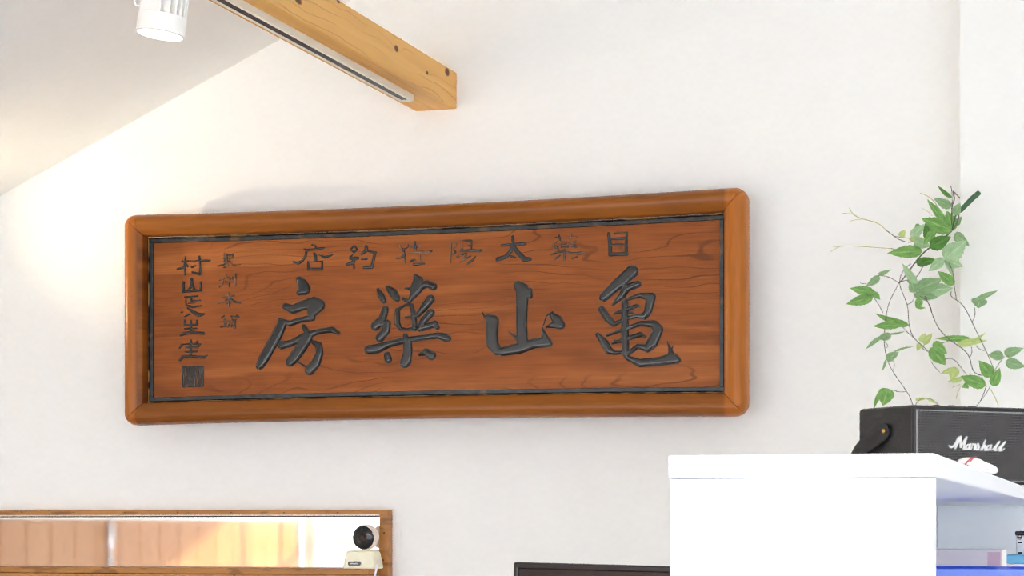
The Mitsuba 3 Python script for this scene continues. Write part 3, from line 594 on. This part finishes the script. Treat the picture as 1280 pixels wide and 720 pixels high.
e5 = thing('plastic_sleeve', 'clear plastic sleeve sticking up out of the blue bin', 'sleeve')
sl = [at(1241, 716, 4.02), at(1262, 716, 4.06), at(1264, 702, 4.07), at(1245, 709, 4.03)]
obj('sheet', trimesh.Trimesh(sl, [[0, 1, 2], [0, 2, 3]], process=False), 'm_clear', e5)

# ---------------------------------------------------------------- loudspeaker on the shelf unit
sp = thing('loudspeaker', 'black portable loudspeaker with leather strap and white script lettering on the shelf top', 'speaker')
TH_ = math.radians(27)
sx_ = math.cos(TH_) * R + math.sin(TH_) * F; sy_ = -math.sin(TH_) * R + math.cos(TH_) * F
SPO = at(1143, 600, 4.0); SPO[2] = ZS + 0.002
HS = at(1143, 505.5, 4.0)[2] - SPO[2]; WS, DS = 0.262, 0.172
tfp = lambda m: frame_tf(m, SPO, sx_, sy_, Z)
def leather(p, n, uv): return mix(rgb(22, 22, 23), rgb(38, 37, 38), fbm(p.x * 300, p.y * 300, p.z * 300, 2))
scene['m_leather'] = {'type': 'twosided', 'bsdf': {'type': 'principled', 'base_color': mikit.proc(leather), 'roughness': 0.38, 'specular': 0.5}}
obj('cabinet', tfp(rbox(0, WS, 0.006, DS, 0, HS, 0.008, 24)), 'm_leather', sp, smooth=40)
obj('front_frame', tfp(rbox(0.001, WS - 0.001, 0.0, 0.012, 0.001, HS - 0.001, 0.005, 16)), 'm_leather', sp, smooth=40)
mat('m_trim', rgb(150, 150, 152), 0.4)
gx0, gx1, gz0, gz1 = 0.004, WS - 0.008, 0.006, HS - 0.009
t_ = 0.0022
for (x0, x1, z0, z1) in ((gx0, gx1, gz1 - t_, gz1), (gx0, gx1, gz0, gz0 + t_), (gx0, gx0 + t_, gz0 + t_, gz1 - t_), (gx1 - t_, gx1, gz0 + t_, gz1 - t_)):
    obj('grille_trim', tfp(bx(x0, x1, -0.0035, 0.001, z0, z1)), 'm_trim', sp)
def weave(p, n, uv):
    a = uv.x * (gx1 - gx0) / 0.0034; b_ = uv.y * (gz1 - gz0) / 0.0031
    tri_ = dr.abs((a - dr.floor(a)) * 2 - 1)
    w = b_ + 0.42 * tri_; q = dr.abs((w - dr.floor(w)) * 2 - 1)
    return mix(rgb(14, 13, 15), rgb(128, 124, 124), sstep(0.50, 0.80, q))
scene['m_weave'] = {'type': 'twosided', 'bsdf': {'type': 'principled', 'base_color': mikit.proc(weave), 'roughness': 0.7, 'specular': 0.15}}
gv = np.array([(gx0 + t_, -0.0022, gz0 + t_), (gx1 - t_, -0.0022, gz0 + t_), (gx1 - t_, -0.0022, gz1 - t_), (gx0 + t_, -0.0022, gz1 - t_), (gx0 + t_, 0.0005, gz0 + t_), (gx1 - t_, 0.0005, gz0 + t_), (gx1 - t_, 0.0005, gz1 - t_), (gx0 + t_, 0.0005, gz1 - t_)])
guv = np.array([(0, 0), (1, 0), (1, 1), (0, 1)] * 2, float)
gm = trimesh.Trimesh(gv, [[0, 1, 2], [0, 2, 3], [4, 6, 5], [4, 7, 6]], process=False)
obj('grille', tfp(gm), 'm_weave', sp, uv=guv, label='woven grey and black grille cloth')
nrm = -sy_; po = SPO + sy_ * -0.0024
SC = [[(636,402,6),(650,416,8),(672,405,8),(690,375,8),(703,345,7),(708,338,6)], [(680,424,7),(703,378,8),(722,335,8)], [(722,335,8),(721,380,8),(722,414,8)], [(722,414,7),(748,368,7),(766,338,7)], [(766,338,8),(752,385,8),(744,426,9),(756,428,5)],
      [(795,392,5),(776,394,6),(762,412,7),(764,430,7),(778,427,6),(795,394,6)], [(797,390,7),(786,424,7),(800,430,5)], [(800,430,4),(814,390,4)], [(814,391,6),(831,393,7),(823,432,8),(833,430,4)],
      [(832,430,4),(852,388,7)], [(852,388,7),(860,412,8),(850,434,8),(836,430,6)], [(868,436,4),(898,392,5),(908,362,7)], [(908,362,7),(893,400,8),(880,436,8)], [(884,424,5),(908,400,7),(904,436,8),(914,434,4)],
      [(950,400,5),(930,402,6),(917,420,7),(919,437,7),(934,433,6),(950,402,6)], [(952,398,7),(941,432,7),(956,436,5)], [(958,435,4),(990,400,5),(1012,372,7)], [(1012,372,8),(992,405,8),(976,438,9),(992,438,5)], [(992,438,4),(1030,400,5),(1056,374,7)], [(1056,374,8),(1032,405,8),(1014,440,9),(1034,438,5),(1050,424,4)]]
parts = []
for st in SC:
    cs = []
    for (x, y, r) in st:
        q = on_plane(1080 + x / 6, 490 + y / 6, po, nrm) - po
        cs.append(Point(q @ sx_, q[2]).buffer(max(0.0006, r * 0.85 / 6 * 4.0 / FPX), 6))
    parts += [unary_union([a, b_]).convex_hull for a, b_ in zip(cs[:-1], cs[1:])]
lm = [trimesh.creation.extrude_polygon(pg, 0.0022, engine='earcut') for pg in polys(unary_union(parts).simplify(0.0001))]
mat('m_letter', rgb(244, 244, 244), 0.35)
obj('lettering', frame_tf(cat(*lm), po, sx_, Z, nrm), 'm_letter', sp, label='white script lettering on the grille')
for px in (1172, 1191, 1217):
    q = on_plane(px, 506, SPO + sy_ * 0.03, nrm) - SPO
    obj('knob', tfp(frame_tf(lathe([(0, 0), (0.0075, 0), (0.0075, 0.002), (0.0065, 0.0032), (0, 0.0034)], 24), (q @ sx_, 0.035, HS - 0.0006), (1, 0, 0), (0, 1, 0), (0, 0, 1))), 'm_black', sp, smooth=30)
# strap on the left side: a tab with a brass stud and a loop that bulges out
tab_c = on_plane(1108, 539, SPO, sx_) - SPO; ty, tz = tab_c @ sy_, tab_c[2]
def strap():
    rw = 0.0165; P = []
    path = [(ty - 0.012, tz + 0.007, 0.0035), (ty, tz, 0.0045), (ty + 0.022, tz - 0.012, 0.008), (ty + 0.045, tz - 0.024, 0.0135), (ty + 0.068, tz - 0.042, 0.016), (ty + 0.085, tz - 0.07, 0.012)]
    from scipy.interpolate import CubicSpline
    pa = np.array(path); q = np.linspace(0, len(pa) - 1, 24); pa = CubicSpline(np.arange(len(pa)), pa)(q)
    tg = np.gradient(pa[:, :2], axis=0); tg /= np.linalg.norm(tg, axis=1, keepdims=True); pn = np.stack([-tg[:, 1], tg[:, 0]], 1)
    hs = []
    for i in range(len(pa) - 1):
        pass
    bodies = []
    for i in range(len(pa)):
        dist = np.linalg.norm(pa[i, :2] - pa[0, :2]); hw = rw * (math.sqrt(max(0.0, 1 - max(0, 1 - dist / rw) ** 2)) if dist < rw else 1.0)
        hw = max(hw, 0.003)
        ring = []
        for (a, o_) in ((-1, 0.0), (-0.92, 0.002), (0.92, 0.002), (1, 0.0), (0.92, -0.002), (-0.92, -0.002)):
            yy, zz = pa[i, :2] + pn[i] * hw * a; ring.append((-pa[i, 2] - o_, yy, zz))
        bodies.append(ring)
    Pm = np.array(bodies); Pm = np.concatenate([Pm, Pm[:, :1]], 1)
    m = grid_mesh(Pm); m.fix_normals(); return m
STRAP = obj('strap', tfp(strap()), 'm_leather', sp, smooth=40, label='black leather carrying strap')
obj('stud', tfp(frame_tf(lathe([(0, 0), (0.0042, 0), (0.0042, 0.0015), (0.003, 0.0028), (0, 0.0032)], 20), (-0.006, ty, tz), (0, 0, 1), (0, 1, 0), (-1, 0, 0))), 'm_brass', STRAP, smooth=40, label='brass stud')
for (x, y) in ((0.02, 0.02), (WS - 0.02, 0.02), (0.02, DS - 0.02), (WS - 0.02, DS - 0.02)):
    obj('foot', tfp(frame_tf(lathe([(0, -0.002), (0.006, -0.002), (0.007, 0.001), (0, 0.001)], 12), (x, y, 0), (1, 0, 0), (0, 1, 0), (0, 0, 1))), 'm_black', sp)

# crumpled white packet in front of the speaker
mat('m_cloth', rgb(243, 240, 238), 0.8); mat('m_red', rgb(196, 92, 98), 0.8)
pk = thing('cloth_packet', 'small crumpled white cloth packet with red edging in front of the speaker', 'packet')
pkc = at(1222, 597, 3.25); pkc[2] = ZS
def packet():
    m = trimesh.creation.icosphere(4); v = m.vertices.copy()
    n_ = meshkit.fbm(v * 1.8 + 5, 4) - 0.5; n2 = meshkit.fbm(v * 5 + 2, 3, 3) - 0.5
    v = v * (1 + 0.35 * n_ + 0.22 * n2)[:, None]
    L = 0.030; v = v * np.array([L, 0.022, 0.0135]); t = np.clip((v[:, 0] + L) / (2 * L), 0, 1)
    v[:, 2] = v[:, 2] * (1.35 - 0.8 * t) + 0.006 * (1 - t)
    v[:, 2] = np.maximum(v[:, 2], -0.008) + 0.008
    m.vertices = v; return m
pm = packet(); axp = (R, F, Z)
obj('wrapping', frame_tf(pm, pkc, *axp), 'm_cloth', pk, smooth=60)
pv = pm.vertices; 
rim_pts = []
for k in np.linspace(-0.9, 1.0, 12):
    rim_pts.append(np.array([-0.022 + 0.006 * math.sin(3 * k) + 0.004 * k, -0.019 * math.cos(k * 0.9) - 0.001, 0.018 + 0.016 * k]))
rim_pts = np.array([[-0.027, -0.014, 0.005], [-0.0255, -0.0165, 0.010], [-0.022, -0.0175, 0.0155], [-0.018, -0.016, 0.0205], [-0.013, -0.011, 0.0245], [-0.007, -0.004, 0.0265]])
zz = smooth_path(rim_pts, np.zeros(len(rim_pts)), 27)[0]
for off in (0.0, 0.0042):
    zp = zz + np.array([off * 1.1, -0.0006, off * 0.25]) + np.where(np.arange(27) % 2, 1, -1)[:, None] * np.array([0.0011, -0.0004, 0.0006])
    obj('edging', frame_tf(tube(zp, 0.0009, 6), pkc, *axp), 'm_red', pk, smooth=True, label='red zigzag stitching')

# ---------------------------------------------------------------- artificial vine hanging at the pillar corner
vn_ = thing('hanging_vine', 'artificial green leaf vine hanging at the pillar corner behind the speaker', 'vine')
LEAFC = {'g': ((104, 152, 82), (148, 190, 116)), 'd': ((76, 124, 62), (112, 156, 84)), 'p': ((152, 188, 144), (184, 210, 170)), 'y': ((176, 196, 122), (204, 218, 150)), 's': ((128, 164, 118), (158, 188, 144))}
def leaf_tex(a, b_):
    def fn(p, n, uv):
        m_ = dr.abs(uv.y - 0.5) * 2
        vein = uv.x * 9 - m_ * 3.2; q = dr.abs((vein - dr.floor(vein)) * 2 - 1)
        line = dr.maximum(sstep(0.80, 0.98, q) * 0.6, 1 - sstep(0.02, 0.07, m_))
        return mix(mix(rgb(*a), rgb(*b_), fbm(uv.x * 6, uv.y * 6, 1.0, 2)), rgb(*[min(255, c + 26) for c in b_]), 0.55 * line)
    return fn
for k_, (a, b_) in LEAFC.items():
    scene['m_leaf_' + k_] = {'type': 'principledthin', 'base_color': mikit.proc(leaf_tex(a, b_)), 'roughness': 0.55, 'diff_trans': 0.7, 'spec_trans': 0.0, 'eta': 1.4}
mat('m_stem', rgb(104, 98, 92), 0.6); mat('m_tendril', rgb(190, 192, 128), 0.6); mat('m_stub', rgb(58, 98, 66), 0.5); mat('m_pin', rgb(86, 84, 88), 0.4)
YV = 5.27
def leaf(bpx, tpx, wpx, shade, dep, roll, droop):
    Bq, Tq = on_y(*bpx, YV + dep), on_y(*tpx, YV + dep + random.uniform(-0.02, 0.012))
    L_ = np.linalg.norm(Tq - Bq); e = (Tq - Bq) / L_
    view = C - Bq; view /= np.linalg.norm(view)
    side = np.cross(view, e); side /= np.linalg.norm(side); nn = np.cross(e, side)
    c, s = math.cos(roll), math.sin(roll); side, nn = c * side + s * nn, c * nn - s * side
    W_ = wpx * 5.3 / FPX / max(0.5, abs(c))
    na, nb = 15, 7; P = np.zeros((na, nb, 3)); UV = np.zeros((na, nb, 2))
    for i in range(na):
        s_ = i / (na - 1); hw = 0.5 * W_ * (s_ / 0.35) ** 0.56 * ((1 - s_) / 0.65) ** 1.04 if 0 < s_ < 1 else 0.0
        if 0 < i < na - 1: hw *= 1 + (0.07 if i % 2 else -0.05)
        for j in range(nb):
            t = 2 * j / (nb - 1) - 1
            bend = droop * L_ * (4 * s_ * (1 - s_))
            P[i, j] = Bq + e * (s_ * L_) + side * hw * t + nn * (bend + 0.30 * hw * abs(t) - 0.06 * L_ * s_ ** 2 + 0.012 * L_ * math.sin(9 * s_ + 3 * t))
            UV[i, j] = (s_, 0.5 + 0.5 * t)
    m = grid_mesh(P); obj('leaf', m, 'm_leaf_' + shade, vn_, smooth=True, uv=UV.reshape(-1, 2))
K = 1280 / 260
up = lambda x, y: (1020 + x / K, 220 + y / K)
lo = lambda x, y: (1020 + x / K, 366 + y / K)
LEAVES = [  # (crop, base, tip, width, shade, roll)
 (up,(835,135),(745,62),26,'d',.5),(up,(832,190),(728,140),58,'s',0),(up,(838,335),(648,262),95,'g',.1),(up,(790,285),(690,140),48,'g',.6),(up,(840,338),(806,213),80,'g',-.2),(up,(862,300),(895,250),40,'s',.2),
 (up,(848,240),(888,165),55,'s',0),(up,(705,405),(672,283),60,'d',.2),(up,(585,378),(668,296),62,'p',0),(up,(518,376),(548,330),42,'y',0),(up,(572,388),(692,392),36,'y',.3),(up,(602,405),(705,432),64,'p',0),
 (up,(655,462),(438,474),78,'g',.1),(up,(618,538),(745,515),58,'d',.2),(up,(700,440),(832,372),85,'d',0),(up,(790,515),(925,398),120,'p',0),(up,(852,355),(940,428),62,'s',.3),(up,(785,508),(693,588),62,'p',.1),
 (up,(795,520),(905,556),66,'p',0),(up,(798,500),(848,622),46,'p',.2),(up,(852,668),(748,584),62,'g',.1),(up,(622,662),(524,538),48,'p',.4),(up,(620,700),(775,634),95,'s',0),(up,(680,705),(842,690),90,'p',0),(up,(605,718),(585,636),60,'s',.2),
 (up,(392,618),(308,682),46,'s',.2),(up,(383,604),(462,578),26,'s',.4),(up,(362,722),(208,690),62,'g',0),(up,(645,690),(555,640),40,'s',.2),(up,(600,500),(640,440),50,'y',.2),(up,(640,300),(612,330),40,'g',.2),(up,(735,330),(660,420),50,'g',.3),
 (lo,(352,25),(183,70),66,'g',0),(lo,(348,-4),(398,42),36,'g',.3),(lo,(572,200),(362,134),46,'g',.4),(lo,(525,195),(348,206),52,'g',0),(lo,(462,255),(380,285),50,'s',.2),(lo,(400,270),(303,345),28,'s',.3),(lo,(455,255),(548,240),14,'s',.6),
 (lo,(432,412),(510,365),55,'s',.1),(lo,(480,362),(600,327),14,'s',.5),(lo,(430,412),(408,484),18,'s',.4),(lo,(442,588),(412,694),100,'g',0),(lo,(400,600),(352,716),28,'g',.3),(lo,(612,658),(680,652),22,'y',.3),(lo,(680,650),(748,684),14,'y',.5),
 (lo,(605,10),(752,30),60,'s',0),(lo,(650,38),(612,95),50,'g',.3),(lo,(615,88),(672,96),18,'g',.5),(lo,(648,308),(672,248),50,'y',0),(lo,(662,318),(716,248),42,'y',.1),(lo,(642,312),(622,356),38,'y',0),
 (lo,(722,305),(808,376),56,'g',.1),(lo,(705,338),(800,446),88,'g',0),(lo,(952,285),(733,278),42,'g',.2),(lo,(868,318),(1050,292),46,'y',.1),(lo,(955,305),(1042,248),22,'y',.4),(lo,(1008,36),(998,94),98,'s',0),(lo,(975,50),(1120,-20),34,'s',.4),
 (lo,(1155,388),(1058,382),60,'s',0),(lo,(1158,378),(1276,342),60,'s',0),(lo,(1165,425),(1288,455),66,'s',0),(lo,(1082,512),(1003,418),78,'g',0),(lo,(1045,572),(886,512),78,'g',0),(lo,(1088,575),(1130,462),66,'g',.1),
 (lo,(875,468),(763,497),42,'y',0),(lo,(858,460),(832,534),66,'y',0),(lo,(905,528),(808,549),34,'y',.2),(lo,(935,562),(900,582),42,'g',.2)]
for (fnc, b0, t0, w_, sh_, rl) in LEAVES:
    leaf(fnc(*b0), fnc(*t0), w_ / K * 0.98, sh_, random.uniform(-0.05, 0.05), rl * random.choice((-1, 1)), random.uniform(-0.04, 0.06))
STEMS = [(up,[(880,225),(842,330),(760,400),(665,470),(590,560),(510,660)],6), (lo,[(480,0),(445,80),(425,200),(422,330),(465,470),(560,610),(598,700)],3.2), (up,[(510,660),(480,718)],3.2),
 (up,[(515,662),(535,725),(560,790),(570,885),(600,990),(655,1045),(690,1080)],3.2), (lo,[(600,-10),(602,40),(562,72)],2.8), (lo,[(670,20),(710,115),(745,200),(825,290),(945,400),(960,460),(1020,508)],3.6),
 (up,[(850,665),(858,720),(865,765)],3.2), (lo,[(832,-10),(840,30),(865,45),(960,180),(1045,355),(1098,482)],3.2), (lo,[(975,92),(975,150),(960,180)],2.8), (lo,[(350,22),(390,80),(412,124)],2.8), (lo,[(530,205),(560,240),(600,275)],2.8),
 (lo,[(825,290),(790,305),(748,312)],2.6), (lo,[(790,410),(860,420),(885,450),(922,495)],2.6), (lo,[(985,325),(1020,352),(1045,355)],2.6), (lo,[(955,330),(955,380),(940,402)],2.6), (lo,[(1160,392),(1130,430),(1100,478)],2.8),
 (lo,[(1050,570),(1030,625),(1008,672)],3), (lo,[(1070,578),(1040,630),(1008,672),(985,700)],3), (lo,[(478,600),(530,610),(560,605)],2.6), (up,[(510,660),(440,620),(383,612)],3), (up,[(600,405),(530,398),(480,370),(425,328)],3.4),
 (up,[(600,470),(530,458),(450,445)],2.8), (up,[(662,545),(640,590),(618,622)],3.4), (up,[(510,660),(570,640),(612,650)],2.8), (lo,[(708,420),(730,455),(762,488)],2.4), (up,[(585,540),(520,620),(515,660)],3), (up,[(830,60),(838,130),(835,215),(840,330)],3.2),
 (lo,[(420,300),(440,335),(425,340)],2.6), (lo,[(465,405),(482,450),(470,482)],2.6), (up,[(310,660),(290,662),(272,658)],2.4), (up,[(800,500),(842,600),(852,670)],3.2), (lo,[(640,22),(690,60),(712,118)],3), (up,[(480,370),(515,376),(560,381),(605,378)],2.6), (lo,[(752,690),(722,662),(680,648),(640,658),(610,700)],2.6), (lo,[(668,320),(655,330),(690,362)],2.4)]
for (fnc, pts, r_) in STEMS:
    P = [on_y(*fnc(x, y), YV + 0.004) for (x, y) in pts]
    obj('stem', tube(P, r_ / K * 5.3 / FPX * 0.72, 6, max(8, 5 * len(P))), 'm_stem', vn_, smooth=True)
for (fnc, pts, r_) in ((up,[(425,328),(330,275),(230,235),(205,195)],3.4), (up,[(290,266),(250,268),(208,278)],2), (up,[(215,232),(190,230),(160,228)],2), (up,[(460,446),(300,435),(200,431),(105,435)],2.8), (up,[(150,433),(120,448),(88,466)],2),
                       (lo,[(1075,595),(1100,640),(1122,695)],4), (lo,[(905,555),(880,600),(862,650)],2), (lo,[(890,560),(865,572),(838,582)],2), (up,[(760,215),(720,150),(640,105)],3), (up,[(715,245),(690,220),(655,200)],2)):
    obj('tendril', tube([on_y(*fnc(x, y), YV) for (x, y) in pts], r_ / K * 5.3 / FPX * 0.8, 6, 16), 'm_tendril', vn_, smooth=True)
st_p = [on_y(*up(1003, 102), YV + 0.1), on_y(*up(960, 140), YV + 0.09), on_y(*up(890, 212), YV + 0.05)]
obj('cut_end', tube(st_p, [0.0062, 0.0066, 0.0056], 12), 'm_stub', vn_, smooth=40, label='thick dark green cut stem end')
obj('stem', tube([st_p[-1], on_y(*up(858, 245), YV + 0.02), on_y(*up(838, 330), YV)], [0.004, 0.002, 0.0015], 8), 'm_stub', vn_, smooth=True)
pn_ = thing('wall_hook', 'small dark hook on the pillar corner holding the vine', 'hook')
obj('wire', tube([on_y(*up(843, 95), YV + 0.05), on_y(*up(850, 150), YV + 0.03), on_y(*up(838, 185), YV + 0.0), on_y(*up(838, 240), YV + 0.0)], 0.0016, 8, 14), 'm_pin', pn_, smooth=True)
obj('pin', tube([on_y(*up(843, 96), YV + 0.05), on_y(*up(846, 94), YW - 0.1)[:] * np.array([1, 1, 1]) * 1.0, np.array([on_y(*up(870, 100), YP)[0] - 0.002, YW + 0.002, on_y(*up(870, 100), YP)[2]])], 0.0014, 8), 'm_pin', pn_, smooth=True)
